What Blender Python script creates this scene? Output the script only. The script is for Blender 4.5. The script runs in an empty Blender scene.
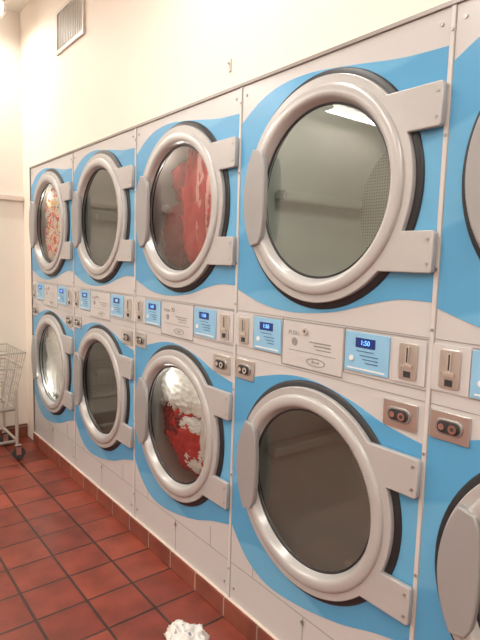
import bpy, bmesh, random
from math import *
from mathutils import Vector, Matrix, noise
random.seed(4)
sc=bpy.context.scene
try:
    sc.view_settings.view_transform='Standard'
    sc.view_settings.look='None'
    sc.view_settings.exposure=0.0
except Exception: pass
FZ=-0.085          # floor level
COL=bpy.context.collection

# ---------------- materials ----------------
def mat(name,col,rough=.5,metal=0,spec=.5,noise_amt=0,nscale=8,bump=0,emit=None,es=1,coat=0):
    m=bpy.data.materials.new(name); m.use_nodes=True
    n=m.node_tree; b=n.nodes['Principled BSDF']
    b.inputs['Base Color'].default_value=(*col,1)
    b.inputs['Roughness'].default_value=rough
    b.inputs['Metallic'].default_value=metal
    b.inputs['Specular IOR Level'].default_value=spec
    b.inputs['Coat Weight'].default_value=coat
    b.inputs['Coat Roughness'].default_value=.12
    if emit:
        b.inputs['Emission Color'].default_value=(*emit,1); b.inputs['Emission Strength'].default_value=es
    if noise_amt or bump:
        tc=n.nodes.new('ShaderNodeTexCoord'); nz=n.nodes.new('ShaderNodeTexNoise')
        nz.inputs['Scale'].default_value=nscale; nz.inputs['Detail'].default_value=5
        n.links.new(tc.outputs['Object'],nz.inputs['Vector'])
        if noise_amt:
            mx=n.nodes.new('ShaderNodeMix'); mx.data_type='RGBA'
            mx.inputs['A'].default_value=(*[c*(1-noise_amt) for c in col],1)
            mx.inputs['B'].default_value=(*[min(1,c*(1+noise_amt)) for c in col],1)
            n.links.new(nz.outputs['Fac'],mx.inputs['Factor']); n.links.new(mx.outputs['Result'],b.inputs['Base Color'])
        if bump:
            bp=n.nodes.new('ShaderNodeBump'); bp.inputs['Strength'].default_value=bump; bp.inputs['Distance'].default_value=.01
            n.links.new(nz.outputs['Fac'],bp.inputs['Height']); n.links.new(bp.outputs['Normal'],b.inputs['Normal'])
    return m
M_grey=mat('painted_steel_grey',(.56,.55,.545),.25,spec=.55,noise_amt=.04,nscale=3)
M_door=mat('door_enamel',(.47,.463,.455),.26,metal=.12,spec=.5)
M_handle=mat('handle_grey',(.33,.325,.325),.33,metal=.1)
M_gasket=mat('rubber_gasket',(.02,.021,.024),.45)
M_dark=mat('dark_gap',(.03,.03,.032),.7)
M_strip=mat('cover_strip',(.6,.58,.56),.35)
M_steel=mat('stainless',(.62,.61,.59),.28,metal=.9)
M_chrome=mat('chrome',(.75,.74,.72),.12,metal=1)
M_screw=mat('screw_metal',(.35,.34,.33),.35,metal=.7)
M_panel=mat('label_blue',(.26,.52,.74),.4)
M_ink=mat('label_ink',(.04,.12,.25),.5)
M_inkg=mat('etched_grey',(.27,.265,.26),.5)
M_white=mat('label_white',(.8,.8,.78),.4)
M_lcd=mat('lcd_dark',(.01,.02,.06),.15,emit=(.01,.05,.35),es=.35)
M_digit=mat('lcd_digit',(.2,.5,1),.4,emit=(.10,.38,1),es=2)
M_wall=mat('wall_plaster',(.86,.785,.69),.6,noise_amt=.03,nscale=1.5,bump=.05)
M_wallf=mat('wall_far_paint',(.83,.77,.69),.55,noise_amt=.03,nscale=2)
M_ceil=mat('ceiling_paint',(.85,.82,.76),.7)
M_trim=mat('trim_metal',(.30,.27,.25),.4,metal=.3)
M_gap=mat('cover_gap_grey',(.36,.34,.33),.5)
M_ledge=mat('ledge_paint',(.70,.60,.52),.5)
M_vent=mat('vent_paint',(.66,.62,.56),.4)
M_fix=mat('fixture_white',(.85,.85,.82),.4)
M_tube=mat('tube_glow',(1,.98,.93),.4,emit=(1,.97,.90),es=8)
M_wire=mat('cart_wire',(.50,.46,.40),.35,metal=.3)
M_rub=mat('caster_rubber',(.05,.05,.05),.6)

# blue decal - two soft tones in a wave pattern
def blue():
    m=bpy.data.materials.new('wave_decal_blue'); m.use_nodes=True; n=m.node_tree; b=n.nodes['Principled BSDF']
    b.inputs['Roughness'].default_value=.25
    tc=n.nodes.new('ShaderNodeTexCoord'); sp=n.nodes.new('ShaderNodeSeparateXYZ'); n.links.new(tc.outputs['Object'],sp.inputs[0])
    def mth(op,a,bb=None):
        q=n.nodes.new('ShaderNodeMath'); q.operation=op
        for i,v in enumerate((a,bb)):
            if v is None: continue
            if isinstance(v,(int,float)): q.inputs[i].default_value=v
            else: n.links.new(v,q.inputs[i])
        return q.outputs[0]
    s=mth('MULTIPLY',mth('SINE',mth('MULTIPLY',sp.outputs['Y'],7.85)),.05)
    t=mth('ADD',sp.outputs['Z'],s)
    w=mth('SINE',mth('MULTIPLY',t,13.5))
    mr=n.nodes.new('ShaderNodeMapRange'); n.links.new(w,mr.inputs['Value'])
    mr.inputs['From Min'].default_value=-.1; mr.inputs['From Max'].default_value=.1
    mx=n.nodes.new('ShaderNodeMix'); mx.data_type='RGBA'
    mx.inputs['A'].default_value=(.090,.345,.60,1); mx.inputs['B'].default_value=(.13,.41,.66,1)
    n.links.new(mr.outputs[0],mx.inputs['Factor']); n.links.new(mx.outputs['Result'],b.inputs['Base Color'])
    return m
M_blue=blue()

def glass():
    m=bpy.data.materials.new('door_glass'); m.use_nodes=True; n=m.node_tree; n.nodes.clear()
    o=n.nodes.new('ShaderNodeOutputMaterial'); t=n.nodes.new('ShaderNodeBsdfTransparent'); g=n.nodes.new('ShaderNodeBsdfGlossy')
    t.inputs[0].default_value=(.92,.94,.91,1); g.inputs['Roughness'].default_value=.008; g.inputs['Color'].default_value=(.95,.95,.93,1)
    f=n.nodes.new('ShaderNodeFresnel'); f.inputs[0].default_value=1.45
    a=n.nodes.new('ShaderNodeMath'); a.operation='MULTIPLY_ADD'; a.inputs[1].default_value=.85; a.inputs[2].default_value=.07
    n.links.new(f.outputs[0],a.inputs[0]); mx=n.nodes.new('ShaderNodeMixShader')
    n.links.new(a.outputs[0],mx.inputs[0]); n.links.new(t.outputs[0],mx.inputs[1]); n.links.new(g.outputs[0],mx.inputs[2]); n.links.new(mx.outputs[0],o.inputs[0])
    return m
M_glass=glass()

def drum():
    m=bpy.data.materials.new('perforated_drum'); m.use_nodes=True; n=m.node_tree; b=n.nodes['Principled BSDF']
    b.inputs['Roughness'].default_value=.4; b.inputs['Metallic'].default_value=.35
    tc=n.nodes.new('ShaderNodeTexCoord'); sp=n.nodes.new('ShaderNodeSeparateXYZ'); cb=n.nodes.new('ShaderNodeCombineXYZ')
    n.links.new(tc.outputs['Object'],sp.inputs[0]); n.links.new(sp.outputs['Y'],cb.inputs[0]); n.links.new(sp.outputs['Z'],cb.inputs[1])
    v=n.nodes.new('ShaderNodeTexVoronoi'); v.voronoi_dimensions='2D'; v.inputs['Scale'].default_value=85; v.inputs['Randomness'].default_value=0
    n.links.new(cb.outputs[0],v.inputs['Vector'])
    r=n.nodes.new('ShaderNodeMapRange'); r.inputs['From Min'].default_value=.22; r.inputs['From Max'].default_value=.32
    n.links.new(v.outputs['Distance'],r.inputs['Value'])
    mx=n.nodes.new('ShaderNodeMix'); mx.data_type='RGBA'
    mx.inputs['A'].default_value=(.30,.29,.27,1); mx.inputs['B'].default_value=(.56,.56,.52,1)
    n.links.new(r.outputs[0],mx.inputs['Factor']); n.links.new(mx.outputs['Result'],b.inputs['Base Color'])
    return m
M_drumback=drum()
M_drum=mat('drum_metal',(.56,.56,.52),.4,metal=.35,noise_amt=.06,nscale=5)

def tiles(name,w,h,c1,c2,mort,ms,rough=.35,swap=None):
    m=bpy.data.materials.new(name); m.use_nodes=True; n=m.node_tree; b=n.nodes['Principled BSDF']
    tc=n.nodes.new('ShaderNodeTexCoord'); br=n.nodes.new('ShaderNodeTexBrick')
    src=tc.outputs['Object']
    if swap:
        sp=n.nodes.new('ShaderNodeSeparateXYZ'); cb=n.nodes.new('ShaderNodeCombineXYZ'); n.links.new(src,sp.inputs[0])
        n.links.new(sp.outputs[swap[0]],cb.inputs[0]); n.links.new(sp.outputs[swap[1]],cb.inputs[1]); src=cb.outputs[0]
    n.links.new(src,br.inputs['Vector'])
    br.offset=0; br.squash=1
    br.inputs['Scale'].default_value=1; br.inputs['Brick Width'].default_value=w; br.inputs['Row Height'].default_value=h
    br.inputs['Mortar Size'].default_value=ms; br.inputs['Mortar Smooth'].default_value=.2
    br.inputs['Color1'].default_value=(*c1,1); br.inputs['Color2'].default_value=(*c2,1); br.inputs['Mortar'].default_value=(*mort,1)
    last=br.outputs['Color']
    for sc_,lo,hi in ((9,.72,1.2),(1.7,.8,1.15)):
        nz=n.nodes.new('ShaderNodeTexNoise'); nz.inputs['Scale'].default_value=sc_; nz.inputs['Detail'].default_value=6
        n.links.new(tc.outputs['Object'],nz.inputs['Vector'])
        mr=n.nodes.new('ShaderNodeMapRange'); mr.inputs['From Min'].default_value=.3; mr.inputs['From Max'].default_value=.7
        mr.inputs['To Min'].default_value=lo; mr.inputs['To Max'].default_value=hi; n.links.new(nz.outputs['Fac'],mr.inputs['Value'])
        mx=n.nodes.new('ShaderNodeMix'); mx.data_type='RGBA'; mx.blend_type='MULTIPLY'; mx.inputs['Factor'].default_value=1
        n.links.new(last,mx.inputs['A']); n.links.new(mr.outputs[0],mx.inputs['B']); last=mx.outputs['Result']
    n.links.new(last,b.inputs['Base Color'])
    b.inputs['Roughness'].default_value=rough
    bp=n.nodes.new('ShaderNodeBump'); bp.invert=True; bp.inputs['Strength'].default_value=.5; bp.inputs['Distance'].default_value=.004
    n.links.new(br.outputs['Fac'],bp.inputs['Height']); n.links.new(bp.outputs['Normal'],b.inputs['Normal'])
    return m
M_floor=tiles('quarry_tile_floor',.203,.203,(.29,.062,.036),(.19,.038,.024),(.05,.022,.018),.006,.36)
M_curb=tiles('quarry_tile_base',.203,.4,(.28,.082,.05),(.22,.06,.04),(.42,.35,.30),.004,.35,swap=('Y','Z'))

def cloth(name,stops,scale,detail=2,dist=0,stretch=(1,1,1)):
    m=bpy.data.materials.new(name); m.use_nodes=True; n=m.node_tree; b=n.nodes['Principled BSDF']; b.inputs['Roughness'].default_value=.85
    tc=n.nodes.new('ShaderNodeTexCoord'); mp=n.nodes.new('ShaderNodeMapping'); mp.inputs['Scale'].default_value=stretch
    nz=n.nodes.new('ShaderNodeTexNoise')
    nz.inputs['Scale'].default_value=scale; nz.inputs['Detail'].default_value=detail; nz.inputs['Distortion'].default_value=dist
    n.links.new(tc.outputs['Object'],mp.inputs[0]); n.links.new(mp.outputs[0],nz.inputs['Vector'])
    cr=n.nodes.new('ShaderNodeValToRGB'); cr.color_ramp.interpolation='CONSTANT' if len(stops)>3 else 'LINEAR'
    e=cr.color_ramp.elements
    while len(e)<len(stops): e.new(.5)
    for i,(p,c) in enumerate(stops): e[i].position=p; e[i].color=(*c,1)
    n.links.new(nz.outputs['Fac'],cr.inputs[0]); n.links.new(cr.outputs[0],b.inputs['Base Color'])
    return m

# ---------------- mesh helpers ----------------
def finish(me,m,smooth=False,angle=None):
    me.materials.clear(); me.materials.append(m)
    if smooth:
        for p in me.polygons: p.use_smooth=True
        if angle:
            try: me.set_sharp_from_angle(angle=radians(angle))
            except Exception: pass
    return me
def obj(name,me,parent=None,loc=(0,0,0)):
    o=bpy.data.objects.new(name,me); COL.objects.link(o); o.location=loc
    if parent: o.parent=parent
    return o
def empty(name,loc=(0,0,0)):
    e=bpy.data.objects.new(name,None); COL.objects.link(e); e.location=loc; e.empty_display_size=.1; return e
def plate(name,loops,x0,x1,m,bevel=0.0):
    """2D outline loops in (y,z) -> solid sheet between X=x0 and X=x1"""
    cu=bpy.data.curves.new('tmp','CURVE'); cu.dimensions='2D'; cu.fill_mode='BOTH'
    cu.extrude=max(1e-5,abs(x1-x0)/2-bevel); cu.bevel_depth=bevel; cu.bevel_resolution=2; cu.offset=-bevel
    for lp in loops:
        s=cu.splines.new('POLY'); s.points.add(len(lp)-1); s.use_cyclic_u=True
        for i,(a,b) in enumerate(lp): s.points[i].co=(a,b,0,1)
    o=bpy.data.objects.new('tmp',cu); COL.objects.link(o)
    dg=bpy.context.evaluated_depsgraph_get(); dg.update()
    me=bpy.data.meshes.new_from_object(o.evaluated_get(dg)); me.name=name
    bpy.data.objects.remove(o); bpy.data.curves.remove(cu)
    xm=(x0+x1)/2
    for v in me.vertices: v.co=Vector((xm-v.co.z,v.co.x,v.co.y))
    bm=bmesh.new(); bm.from_mesh(me); bmesh.ops.remove_doubles(bm,verts=bm.verts,dist=1e-6); bmesh.ops.recalc_face_normals(bm,faces=bm.faces); bm.to_mesh(me); bm.free()
    return finish(me,m)
def rect(y0,y1,z0,z1): return [(y0,z0),(y1,z0),(y1,z1),(y0,z1)]
def rrect(y0,y1,z0,z1,r,n=4):
    pts=[]
    for cx,cz,a0 in ((y1-r,z1-r,0),(y0+r,z1-r,90),(y0+r,z0+r,180),(y1-r,z0+r,270)):
        for i in range(n+1):
            a=radians(a0+90*i/n); pts.append((cx+r*cos(a),cz+r*sin(a)))
    return pts
def circ(cy,cz,r,n=96): return [(cy+r*cos(2*pi*i/n),cz+r*sin(2*pi*i/n)) for i in range(n)]
def lathe(name,prof,cy,cz,m,n=96,closed=False,angle=40):
    bm=bmesh.new(); rings=[]
    for (r,x) in prof:
        rings.append([bm.verts.new((x,cy+r*cos(2*pi*i/n),cz+r*sin(2*pi*i/n))) for i in range(n)])
    k=len(rings); rg=range(k) if closed else range(k-1)
    for j in rg:
        A=rings[j];B=rings[(j+1)%k]
        for i in range(n): bm.faces.new((A[i],A[(i+1)%n],B[(i+1)%n],B[i]))
    if closed: bmesh.ops.recalc_face_normals(bm,faces=bm.faces)
    me=bpy.data.meshes.new(name); bm.to_mesh(me); bm.free(); return finish(me,m,True,angle)
def boxes(name,bl,m,bev=0):
    bm=bmesh.new()
    for (a,b,c,d,e,f) in bl:
        r=bmesh.ops.create_cube(bm,size=1)
        for v in r['verts']: v.co=Vector(((a+b)/2+v.co.x*(b-a),(c+d)/2+v.co.y*(d-c),(e+f)/2+v.co.z*(f-e)))
    if bev: bmesh.ops.bevel(bm,geom=bm.edges[:],offset=bev,segments=2,affect='EDGES')
    me=bpy.data.meshes.new(name); bm.to_mesh(me); bm.free(); return finish(me,m)
def xcyls(name,lst,m,n=20):
    """cylinders along X: (x0,x1,y,z,r)"""
    bm=bmesh.new()
    for (x0,x1,y,z,r) in lst:
        mt=Matrix.Translation(((x0+x1)/2,y,z))@Matrix.Rotation(pi/2,4,'Y')
        bmesh.ops.create_cone(bm,cap_ends=True,segments=n,radius1=r,radius2=r,depth=abs(x1-x0),matrix=mt)
    me=bpy.data.meshes.new(name); bm.to_mesh(me); bm.free(); return finish(me,m)
def joined(name,parts):
    bm=bmesh.new(); out=bpy.data.meshes.new(name)
    for i,me in enumerate(parts):
        for p in me.polygons: p.material_index=i
        bm.from_mesh(me); out.materials.append(me.materials[0])
    bm.to_mesh(out); bm.free(); return out
def text(name,s,size,y,z,x,m,thick=.0004):
    cu=bpy.data.curves.new('t','FONT'); cu.body=s; cu.size=size; cu.align_x='CENTER'; cu.align_y='CENTER'; cu.extrude=thick
    o=bpy.data.objects.new('t',cu); COL.objects.link(o)
    dg=bpy.context.evaluated_depsgraph_get(); dg.update()
    me=bpy.data.meshes.new_from_object(o.evaluated_get(dg)); bpy.data.objects.remove(o)
    for v in me.vertices: v.co=Vector((x-v.co.z,y-v.co.x,z+v.co.y))
    return finish(me,m)

# ---------------- dryer part meshes (local y 0..0.8, front X=0, z from cabinet base) ----------------
W=.8; H=1.914; CY=.40; ZU=1.5175; ZL=.5885
g=.0015
def smooth_wave(pts,n=10):
    out=[]; P=[pts[0]]+pts+[pts[-1]]
    for i in range(1,len(P)-2):
        for k in range(n):
            t=k/n; p0,p1,p2,p3=P[i-1],P[i],P[i+1],P[i+2]
            out.append(tuple(.5*((2*p1[j])+(-p0[j]+p2[j])*t+(2*p0[j]-5*p1[j]+4*p2[j]-p3[j])*t*t+(-p0[j]+3*p1[j]-3*p2[j]+p3[j])*t**3) for j in (0,1)))
    out.append(pts[-1]); return out
e0=.004;e1=.796
upT=smooth_wave([(e0,1.826),(.14,1.834),(.31,1.860),(.47,1.879),(.60,1.872),(.70,1.842),(e1,1.785)])
upB=smooth_wave([(e0,1.218),(.10,1.218),(.2,1.198),(.33,1.164),(.50,1.148),(.65,1.162),(e1,1.206)])
loT=smooth_wave([(e0,.852),(.125,.874),(.25,.914),(.40,.942),(.52,.938),(.64,.912),(.72,.890),(e1,.882)])
loB=smooth_wave([(e0,.295),(.12,.262),(.25,.214),(.417,.176),(.58,.166),(.7,.212),(e1,.308)])
front=plate('front_panel',[rect(g,W-g,.0,H),circ(CY,ZU,.29),circ(CY,ZL,.29)],0,.02,M_grey)
dec=joined('wave_decal',[plate('d1',[upT+upB[::-1],circ(CY,ZU,.30)],-.0014,.0,M_blue),plate('d2',[loT+loB[::-1],circ(CY,ZL,.30)],-.0014,.0,M_blue)])
def door_outline(cz,R=.330):
    pts=[];a1=asin(.2275/R);a2=asin(.1225/R)
    def P(a,b): return (CY-a,cz+b)
    n=90
    for i in range(n+1):
        a=a1+(2*pi-2*a1)*i/n; pts.append(P(R*cos(a),R*sin(a)))
    pts+= [P(.393,-.2275),P(.399,-.2215),P(.399,-.1285),P(.393,-.1225)]
    for i in range(21):
        a=-a2+2*a2*i/20; pts.append(P(R*cos(a),R*sin(a)))
    pts+= [P(.393,.1225),P(.399,.1285),P(.399,.2215),P(.393,.2275)]
    return pts
def door(cz):
    d={}
    d['door_plate']=plate('door_plate',[door_outline(cz),circ(CY,cz,.285)],-.006,-.024,M_door,bevel=.003)
    d['door_bezel']=lathe('door_bezel',[(.306,-.022),(.306,-.027),(.303,-.031),(.296,-.0335),(.281,-.0345),(.273,-.033),(.268,-.029),(.264,-.022),(.261,-.012),(.257,-.006),(.252,.002),(.262,.012),(.288,.012),(.288,-.020)],CY,cz,M_door,closed=True,angle=50)
    d['door_gasket']=lathe('door_gasket',[(.350,0),(.350,-.004),(.346,-.008),(.325,-.009),(.29,-.008),(.29,.015),(.27,.022),(.29,.025),(.34,.01)],CY,cz,M_gasket,closed=True,angle=50)
    d['door_glass']=lathe('door_glass',[(.0005,-.004),(.257,-.004)],CY,cz,M_glass)
    d['glass_seal']=lathe('glass_seal',[(.257,-.007),(.252,-.008),(.250,-.003),(.256,.0)],CY,cz,M_gasket,closed=True)
    pts=[];n=24;am=radians(30)
    for i in range(n+1):
        a=pi-am+2*am*i/n; pts.append((CY-.322*cos(a),cz+.322*sin(a)))
    zz=.322*sin(am)
    for i in range(13):
        t=-1+2*i/12; pts.append((CY+.238-.022*max(0,1-t*t)**.5, cz+(t*(zz-.010))))
    d['door_handle']=plate('door_handle',[pts],-.022,-.044,M_handle,bevel=.005)
    d['hinge_screws']=xcyls('hinge_screws',[(-.023,-.0255,.016,cz+s*q,.0045) for s in (1,-1) for q in (.145,.205)],M_screw,12)
    d['drum']=lathe('drum',[(.30,.03),(.303,.52),(.29,.54)],CY,cz,M_drum,n=72)
    d['drum_back']=lathe('drum_back',[(.29,.54),(.0005,.54)],CY,cz,M_drumback,n=72)
    lf=[]
    for k in range(3):
        a=radians(35+120*k); me=boxes('l',[(.08,.50,-.018,.018,.245,.300)],M_drum,.006)
        for v in me.vertices:
            y,z=v.co.y,v.co.z; v.co.y=CY+y*cos(a)-z*sin(a); v.co.z=cz+y*sin(a)+z*cos(a)
        lf.append(me)
    d['drum_lifters']=joined('drum_lifters',lf)
    return d
doorsU=door(ZU); doorsL=door(ZL)
cab=joined('cabinet',[boxes('c',[(.02,.9,.002,.012,0,H),(.02,.9,W-.012,W-.002,0,H),(.02,.9,.01,W-.01,H-.012,H),(.02,.9,.01,W-.01,0,.012),(.89,.9,.01,W-.01,0,H),(.02,.9,.01,W-.01,1.04,1.06)],M_dark)])
seam=boxes('panel_seams',[(-.0012,0,.004,W-.004,1.1275,1.1295),(-.0012,0,.004,W-.004,.9640,.9655),
    (-.0012,0,.004,W-.004,.148,.150),(-.0012,0,.399,.401,.004,.148),(-.0012,0,.13,.1315,.150,.235),(-.0012,0,.66,.6615,.150,.235)],M_inkg)
screws=xcyls('panel_screws',[(0,-.004,.4,.128,.008),(0,-.003,.03,1.88,.005),(0,-.003,.77,1.88,.005),(0,-.003,.03,.05,.005),(0,-.003,.77,.05,.005)],M_screw,14)
def control(yA0,yA1):
    w=yA1-yA0; zt=1.116; zb=1.003; P=[]
    P.append(plate('p',[rrect(yA0,yA1,zb,zt,.004)],0,-.004,M_panel,.001))
    yc=(yA0+yA1)/2+.004
    P.append(boxes('lcd',[(-.0052,-.003,yc-.034,yc+.034,1.074,1.101)],M_lcd))
    P.append(text('dg','1:50',.019,yc,1.0875,-.0054,M_digit))
    bl=[]
    for i in range(3):
        bl.append((-.0048,-.003,yA0+.035,yA1-.055-.010*i,1.050-.010*i,1.0525-.010*i))
    bl.append((-.0048,-.003,yc-.030,yc+.030,1.0625,1.0645))
    P.append(boxes('ink',bl,M_ink))
    P.append(xcyls('bt',[(-.003,-.0065,yA1-.026,1.040,.008)],M_white,18))
    P.append(boxes('bl',[(-.0048,-.003,yA0+.012,yA1-.012,1.010,1.014)],M_white))
    return P
def slot(yc):
    P=[plate('p',[rrect(yc-.050,yc+.050,1.001,1.118,.004)],0,-.0035,M_grey,.001)]
    P.append(plate('s',[rrect(yc-.027,yc+.027,1.012,1.108,.006)],-.003,-.008,M_steel,.0015))
    P.append(boxes('k',[(-.012,-.007,yc-.006,yc+.006,1.055,1.100)],M_chrome,.001))
    P.append(boxes('k2',[(-.0125,-.0075,yc-.0018,yc+.0018,1.058,1.097)],M_dark))
    P.append(boxes('k3',[(-.014,-.007,yc-.016,yc+.016,1.043,1.052)],M_chrome,.001))
    P.append(boxes('k4',[(-.0095,-.0075,yc-.010,yc+.010,1.018,1.034)],M_dark))
    return P
def lock(yc,zc):
    P=[plate('p',[rrect(yc-.052,yc+.052,zc-.036,zc+.036,.003)],0,-.006,M_steel,.0015)]
    P.append(plate('b',[rrect(yc-.036,yc+.036,zc-.020,zc+.020,.018,6)],-.005,-.011,M_screw,.002))
    P.append(plate('b',[rrect(yc-.030,yc+.030,zc-.015,zc+.015,.014,6)],-.010,-.0125,M_dark,.0005))
    P.append(xcyls('c',[(-.012,-.018,yc-.013,zc,.011),(-.012,-.016,yc+.017,zc,.008)],M_chrome,18))
    P.append(xcyls('c',[(-.0175,-.0185,yc-.013,zc,.005)],M_dark,12))
    return P
ctrl=joined('control_panel',control(.122,.275)+control(.550,.692))
slots=joined('coin_slots',slot(.062)+slot(.745))
locks=joined('coin_box_locks',lock(.078,.913)+lock(.735,.917))
mid=[plate('m',[rrect(.284,.541,.975,1.119,.004)],0,-.0035,M_grey,.001),
     xcyls('mk',[(-.003,-.010,.437,1.093,.011)],M_chrome,18),xcyls('mk2',[(-.0095,-.0105,.437,1.093,.004)],M_dark,10),
     plate('lg',[[(.39+.040*cos(a/24*2*pi),1.000+.013*sin(a/24*2*pi)) for a in range(24)],[(.39+.036*cos(a/24*2*pi),1.000+.010*sin(a/24*2*pi)) for a in range(24)]],-.003,-.0045,M_inkg),
     text('lt','dryer',.016,.39,1.001,-.0038,M_inkg),
     boxes('ml',[(-.0042,-.003,.31,.51,1.026,1.028),(-.0042,-.003,.33,.40,1.050,1.054),(-.0042,-.003,.33,.42,1.060,1.064),(-.0042,-.003,.33,.39,1.040,1.043)],M_inkg),
     xcyls('mr',[(-.003,-.0045,.485,1.055,.013)],M_inkg,16),text('lt2','PUSH',.020,.49,1.082,-.0038,M_inkg)]
midp=joined('service_plate',mid)
mfr=boxes('control_frame',[(-.002,0,.278,.2805,.992,1.124),(-.002,0,.006,.28,1.1225,1.1245),(-.002,0,.006,.28,.992,.994),(-.002,0,.544,.546,.97,1.124),(-.002,0,.281,.544,.9715,.9735),(-.002,0,.281,.544,1.1205,1.1225),(-.002,0,.548,.694,1.119,1.121),(-.002,0,.548,.694,.998,1.0)],M_inkg)
cover=boxes('cover_strip',[(-.004,0.0,-.006,.006,0,H)],M_strip,.001)
cedge=boxes('cover_gap',[(-.0016,0,-.0075,-.006,0,H),(-.0016,0,.006,.0075,0,H)],M_gap)
cscr=xcyls('cover_screws',[(-.003,-.0065,0,z,.0042) for z in (.12,.5,.83,1.15,1.3,1.62,1.86)],M_screw,10)

NCOL=6; MACH=[]
for k in range(NCOL):
    y0=2.4-.8*k
    e=empty('stacked_tumble_dryer',(0,y0,0)); MACH.append(e)
    for nm,me in (('front_panel',front),('wave_decal',dec),('cabinet',cab),('panel_seams',seam),('panel_screws',screws),('control_panel',ctrl),
                  ('coin_slots',slots),('coin_box_locks',locks),('service_plate',midp),('control_frame',mfr),('cover_strip',cover),('cover_gap',cedge),('cover_screws',cscr)):
        obj(nm,me,e)
    for tag,d in (('upper',doorsU),('lower',doorsL)):
        for nm,me in d.items(): obj(tag+'_'+nm,me,e)
# added fill lights inside the drums, to brighten loads and interiors
def drum_fill_light(k,cz,en,col=(1,.97,.9),x=.07,dy=-.10,dz=.262):
    ld=bpy.data.lights.new('drum_fill_light','POINT'); ld.energy=en; ld.color=col; ld.shadow_soft_size=.012
    lo=bpy.data.objects.new('drum_fill_light',ld); COL.objects.link(lo); lo.parent=MACH[k]; lo.location=(x,CY+dy,cz+dz)
# the heaps sit back from the door seal, the added fills are at the door seal on both sides of them
for sy in (-.19,.16):
    drum_fill_light(0,ZU,.35,x=.022,dy=sy,dz=.19); drum_fill_light(0,ZL,.75,x=.022,dy=sy,dz=.19 if sy<0 else -.19)
    drum_fill_light(2,ZU,.30,x=.022,dy=sy,dz=.19); drum_fill_light(2,ZL,.32,x=.022,dy=sy,dz=.19)
drum_fill_light(3,ZU,1.5,(.97,1,.93)); drum_fill_light(1,ZU,.3); drum_fill_light(3,ZL,.2); drum_fill_light(1,ZL,.1)

# ---------------- laundry loads (contents of the drums, parts of their dryer) ----------------
def heap(name,k,cz,lumps,mats,seed,xmin=.040):
    bm=bmesh.new(); me=bpy.data.meshes.new(name)
    for li,(x,dy,dz,rx,ry,rz,mi) in enumerate(lumps):
        r=bmesh.ops.create_icosphere(bm,subdivisions=5,radius=1)
        for v in r['verts']:
            p=v.co.copy(); s=Vector((seed*3.1+li*7.7,seed*1.7,li*2.3))
            n1=noise.noise(p*1.6+s); n2=1-abs(noise.noise(p*3.3+s*2))*2; n3=1-abs(noise.noise(Vector((p.x*3,p.y*9,p.z*5))+s))*2
            kk=1+.28*n1+.14*n2+.07*n3
            v.co=Vector((x+p.x*kk*rx,CY+dy+p.y*kk*ry,cz+dz+p.z*kk*rz))
            rr=hypot(v.co.y-CY,v.co.z-cz)
            if rr>.285: f=.285/rr; v.co.y=CY+(v.co.y-CY)*f; v.co.z=cz+(v.co.z-cz)*f
            if v.co.x<.09: v.co.x=xmin+(.09-xmin-.01)*max(0,v.co.x/.09)+.022*(.5-.5*n3)
        for v in r['verts']:
            for f in v.link_faces: f.material_index=mi; f.smooth=True
    bm.to_mesh(me); bm.free()
    for m in mats: me.materials.append(m)
    return obj(name,me,MACH[k])
C_multi=cloth('print_cloth',[(0,(.75,.68,.6)),(.40,(.75,.03,.03)),(.5,(.9,.82,.72)),(.55,(.9,.5,.05)),(.60,(.9,.85,.79)),(.68,(.1,.2,.1))],13,2,.8)
C_white=cloth('white_cloth',[(0,(.82,.81,.78)),(.5,(.88,.87,.85)),(1,(.9,.9,.88))],8)
C_red=cloth('red_cloth',[(0,(.22,.01,.01)),(.5,(.55,.025,.025)),(1,(.65,.10,.08))],5,2,.3,(1,3,1))
C_pink=cloth('pink_cloth',[(0,(.8,.10,.10)),(.5,(.9,.4,.35)),(1,(.95,.75,.7))],5)
C_dark=cloth('dark_red_cloth',[(0,(.05,.008,.008)),(.6,(.20,.015,.015)),(1,(.32,.03,.03))],6)
heap('laundry_load',0,ZU,[(.12,.02,-.10,.12,.26,.17,0),(.12,.05,.08,.12,.20,.15,0),(.11,-.12,.0,.1,.14,.20,1)],[C_multi,C_white],1,.030)
heap('laundry_load',0,ZL,[(.11,.0,-.06,.13,.30,.24,0),(.11,.06,.10,.12,.22,.19,0),(.09,-.09,.06,.09,.20,.20,0)],[C_white],2,.030)
heap('laundry_load',2,ZU,[(.15,-.03,-.02,.12,.13,.27,0),(.09,-.05,.06,.06,.022,.22,1),(.18,.14,-.12,.14,.13,.18,2),(.13,-.17,-.06,.10,.10,.20,0),(.10,.04,.03,.06,.035,.24,0),(.2,.12,.12,.1,.12,.14,2),(.09,-.12,-.02,.06,.018,.16,1)],[C_red,C_pink,C_dark],3)
heap('laundry_load',2,ZL,[(.17,.04,-.10,.12,.20,.15,0),(.12,.03,.12,.10,.21,.10,1),(.10,-.17,.02,.09,.08,.20,1),(.13,.15,-.04,.08,.10,.12,2),(.10,.0,-.02,.06,.10,.035,1),(.10,-.05,-.17,.06,.10,.05,1)],[C_red,C_white,C_dark],5)

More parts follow.
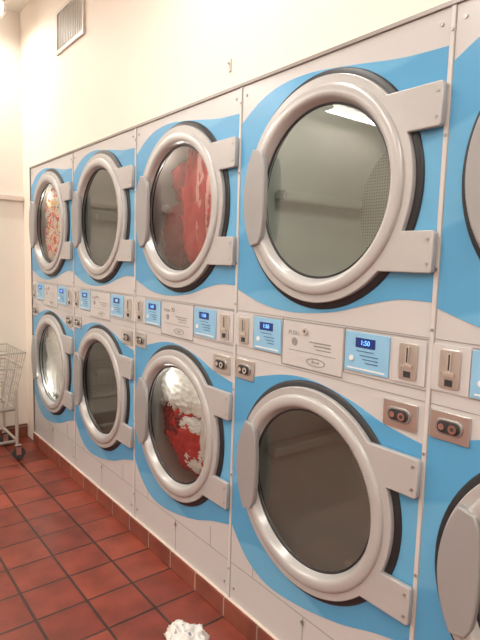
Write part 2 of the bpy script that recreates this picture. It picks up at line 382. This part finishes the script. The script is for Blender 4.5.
# ---------------- room shell ----------------
YF=3.40; XL=-4.6; YB=-3.2; ZC=3.02
def room(name,b,m): return obj(name,boxes(name,[b],m))
room('floor',(XL-.1,1.0,YB-.1,YF+.1,FZ-.1,FZ),M_floor)
room('ceiling',(XL-.1,1.0,YB-.1,YF+.1,ZC,ZC+.1),M_ceil)
obj('wall_right',boxes('wall_right',[(.004,.15,YB,YF,1.926,ZC),(.004,.15,3.212,YF,FZ,1.926),(.004,.15,YB,-1.612,FZ,1.926)],M_wall))
room('wall_far',(XL,.15,YF,YF+.1,FZ,ZC),M_wallf)
room('wall_left',(XL-.1,XL,YB,YF,FZ,ZC),M_wall)
room('wall_near',(XL,1.0,YB-.1,YB,FZ,ZC),M_wall)
obj('trim_1',boxes('trim_1',[(-.006,.02,-1.606,3.212,1.9145,1.926),(-.006,.02,3.206,3.214,0,1.926)],M_trim,.001))
obj('trim_2',boxes('trim_2',[(-1.3,-.0,YF-.03,YF,1.70,1.735)],M_ledge,.004))
obj('baseboard_right',boxes('baseboard_right',[(-.016,.4,-1.6,3.2,FZ,-.004)],M_curb,.003))
obj('baseboard_far',boxes('baseboard_far',[(XL,.0,YF-.012,YF,FZ,FZ+.1)],M_curb,.003))
obj('trim_3',boxes('trim_3',[(-.010,.02,-1.6,3.2,-.004,0)],M_ledge))

# vent grille
v=empty('wall_vent_grille',(0,0,0))
vy0,vy1,vz0,vz1=2.21,2.64,2.52,2.77
obj('frame',plate('frame',[rect(vy0,vy1,vz0,vz1),rect(vy0+.022,vy1-.022,vz0+.022,vz1-.022)],.004,-.010,M_vent,.002),v)
bl=[]
n=15
for i in range(n):
    y=vy0+.03+(vy1-vy0-.06)*i/(n-1); bl.append((-.004,.003,y-.0045,y+.0045,vz0+.02,vz1-.02))
obj('louvres',boxes('louvres',bl,M_vent),v)
obj('duct_back',boxes('duct_back',[(.0025,.0038,vy0+.02,vy1-.02,vz0+.02,vz1-.02)],M_dark),v)
h=empty('wall_hook',(0,0,0))
obj('plate',boxes('plate',[(-.002,.004,.868,.882,1.985,2.03)],M_vent,.001),h)
obj('hook',boxes('hook',[(-.012,-.002,.872,.878,2.01,2.016)],M_vent,.001),h)

# ---------------- fluorescent fixtures ----------------
def fixture(x0,x1,y,power):
    e=empty('fluorescent_light_fixture',((x0+x1)/2,y,0)); L=(x1-x0)/2
    z=2.86
    obj('housing',boxes('housing',[(-L,L,-.08,.08,z+.05,z+.11)],M_fix,.006),e)
    obj('hanger_rods',boxes('hanger_rods',[(-L*.7-.004,-L*.7+.004,-.004,.004,z+.11,ZC),(L*.7-.004,L*.7+.004,-.004,.004,z+.11,ZC)],M_screw),e)
    obj('end_caps',boxes('end_caps',[(-L,-L+.02,-.07,.07,z-.005,z+.05),(L-.02,L,-.07,.07,z-.005,z+.05)],M_fix,.003),e)
    bm=bmesh.new()
    for s in (-.045,.045):
        bmesh.ops.create_cone(bm,cap_ends=True,segments=16,radius1=.018,radius2=.018,depth=2*L-.04,matrix=Matrix.Translation((0,s,z+.022))@Matrix.Rotation(pi/2,4,'Y'))
    me=bpy.data.meshes.new('tubes'); bm.to_mesh(me); bm.free(); obj('tubes',finish(me,M_tube,True,40),e)
    ld=bpy.data.lights.new('tube_lamp','AREA'); ld.shape='RECTANGLE'; ld.size=2*L-.04; ld.size_y=.11; ld.energy=power; ld.color=(1,.96,.895); ld.spread=radians(175)
    lo=bpy.data.objects.new('tube_lamp',ld); COL.objects.link(lo); lo.parent=e; lo.location=(0,0,z-.006)
for y,pw in ((3.12,13.5),(.80,17),(-1.45,20)):
    for x0 in (-1.40,-2.77,-4.14):
        fixture(x0,x0+1.22,y,pw)

# ---------------- laundry cart ----------------
cart=empty('laundry_cart',(0,0,0))
cx0,cx1,cy0,cy1=-.86,-.15,2.88,3.33
zt=.66; zb=.28
def wires(name,segs,r,m,parent):
    cu=bpy.data.curves.new(name,'CURVE'); cu.dimensions='3D'; cu.bevel_depth=r; cu.bevel_resolution=2; cu.use_fill_caps=True
    for s in segs:
        sp=cu.splines.new('POLY'); sp.points.add(len(s)-1)
        for i,p in enumerate(s): sp.points[i].co=(*p,1)
    o=bpy.data.objects.new(name,cu); COL.objects.link(o); dg=bpy.context.evaluated_depsgraph_get(); dg.update()
    me=bpy.data.meshes.new_from_object(o.evaluated_get(dg)); bpy.data.objects.remove(o); return obj(name,finish(me,m,True),parent)
def rim(z,ins):
    return [(cx0+ins,cy0+ins,z),(cx1-ins,cy0+ins,z),(cx1-ins,cy1-ins,z),(cx0+ins,cy1-ins,z),(cx0+ins,cy0+ins,z)]
ins=.07
wires('basket_rims',[rim(zt,0),rim(zb,ins),rim(zt-.10,.018)],.006,M_wire,cart)
segs=[]
N=14
for i in range(N+1):
    t=i/N
    xa=cx0+(cx1-cx0)*t; xb=cx0+ins+(cx1-cx0-2*ins)*t
    segs.append([(xa,cy0,zt),(xb,cy0+ins,zb),(xb,cy1-ins,zb),(xa,cy1,zt)])
for i in range(10):
    t=i/9
    ya=cy0+(cy1-cy0)*t; yb=cy0+ins+(cy1-cy0-2*ins)*t
    segs.append([(cx0,ya,zt),(cx0+ins,yb,zb),(cx1-ins,yb,zb),(cx1,ya,zt)])
for k in range(1,7): segs.append(rim(zb+(zt-zb)*k/7,ins*(1-k/7)))
wires('basket_wires',segs,.0026,M_wire,cart)
fr=[]
for (x,y) in ((cx0+.08,cy0+.06),(cx1-.05,cy0+.06),(cx1-.05,cy1-.06),(cx0+.08,cy1-.06)):
    fr.append([(x,y,FZ+.10),(x,y,zb),(x,y,zb+.12)])
c=[(cx0+.08,cy0+.06),(cx1-.05,cy0+.06),(cx1-.05,cy1-.06),(cx0+.08,cy1-.06),(cx0+.08,cy0+.06)]
fr.append([(a,b,FZ+.13) for a,b in c]); fr.append([(a,b,zb-.01) for a,b in c])
wires('frame',fr,.011,M_wire,cart)
for i,(x,y) in enumerate(c[:4]):
    bm=bmesh.new(); bmesh.ops.create_cone(bm,cap_ends=True,segments=24,radius1=.042,radius2=.042,depth=.026,matrix=Matrix.Translation((x+.01,y,FZ+.042))@Matrix.Rotation(pi/2,4,'X'))
    bmesh.ops.bevel(bm,geom=[e for e in bm.edges if len(e.link_faces)==2 and e.calc_face_angle()>1],offset=.006,segments=2,affect='EDGES')
    me=bpy.data.meshes.new('wheel'); bm.to_mesh(me); bm.free(); obj('caster_wheel_%d'%(i+1),finish(me,M_rub),cart)
    obj('caster_fork_%d'%(i+1),boxes('fork',[(x-.012,x+.022,y-.022,y-.016,FZ+.035,FZ+.10),(x-.012,x+.022,y+.016,y+.022,FZ+.035,FZ+.10),(x-.014,x+.024,y-.022,y+.022,FZ+.092,FZ+.10)],M_chrome,.001),cart)

# ---------------- crumpled cloth on floor ----------------
bm=bmesh.new(); bmesh.ops.create_icosphere(bm,subdivisions=5,radius=1)
for vv in bm.verts:
    p=vv.co.copy(); n1=noise.noise(p*1.5+Vector((3,1,2))); n2=1-abs(noise.noise(p*2.6+Vector((9,1,2))))*2.6; n3=1-abs(noise.noise(p*6+Vector((1,5,2))))*2
    k=1+.4*n1+.26*n2+.06*n3
    vv.co=Vector((p.x*k*.055,p.y*k*.072,max(0,.040+p.z*k*.060)))
me=bpy.data.meshes.new('cloth'); bm.to_mesh(me); bm.free()
C_fl=cloth('printed_white_cloth',[(0,(.35,.34,.36)),(.36,(.72,.70,.66)),(.60,(.76,.74,.71)),(.74,(.5,.36,.32))],16,2,.6)
finish(me,C_fl,True); obj('crumpled_cloth',me,None,(-.240,.722,FZ))

# ---------------- camera ----------------
yaw,pitch,roll=radians(38.38),radians(6.39),radians(1.54)
F=Vector((sin(yaw)*cos(pitch),cos(yaw)*cos(pitch),-sin(pitch)))
r=Vector((cos(yaw),-sin(yaw),0)); up=r.cross(F)
R=r*cos(roll)+up*sin(roll); U=-r*sin(roll)+up*cos(roll)
cd=bpy.data.cameras.new('camera'); cam=bpy.data.objects.new('camera',cd); COL.objects.link(cam)
m=Matrix((R,U,-F)).transposed().to_4x4(); m.translation=Vector((-1.189,-.725,1.308)); cam.matrix_world=m
cd.sensor_fit='VERTICAL'; cd.sensor_height=24; cd.lens=527.7*24/640; cd.clip_start=.02
sc.camera=cam
w=bpy.data.worlds.new('world'); sc.world=w; w.use_nodes=True
w.node_tree.nodes['Background'].inputs[0].default_value=(.9,.85,.78,1); w.node_tree.nodes['Background'].inputs[1].default_value=.3
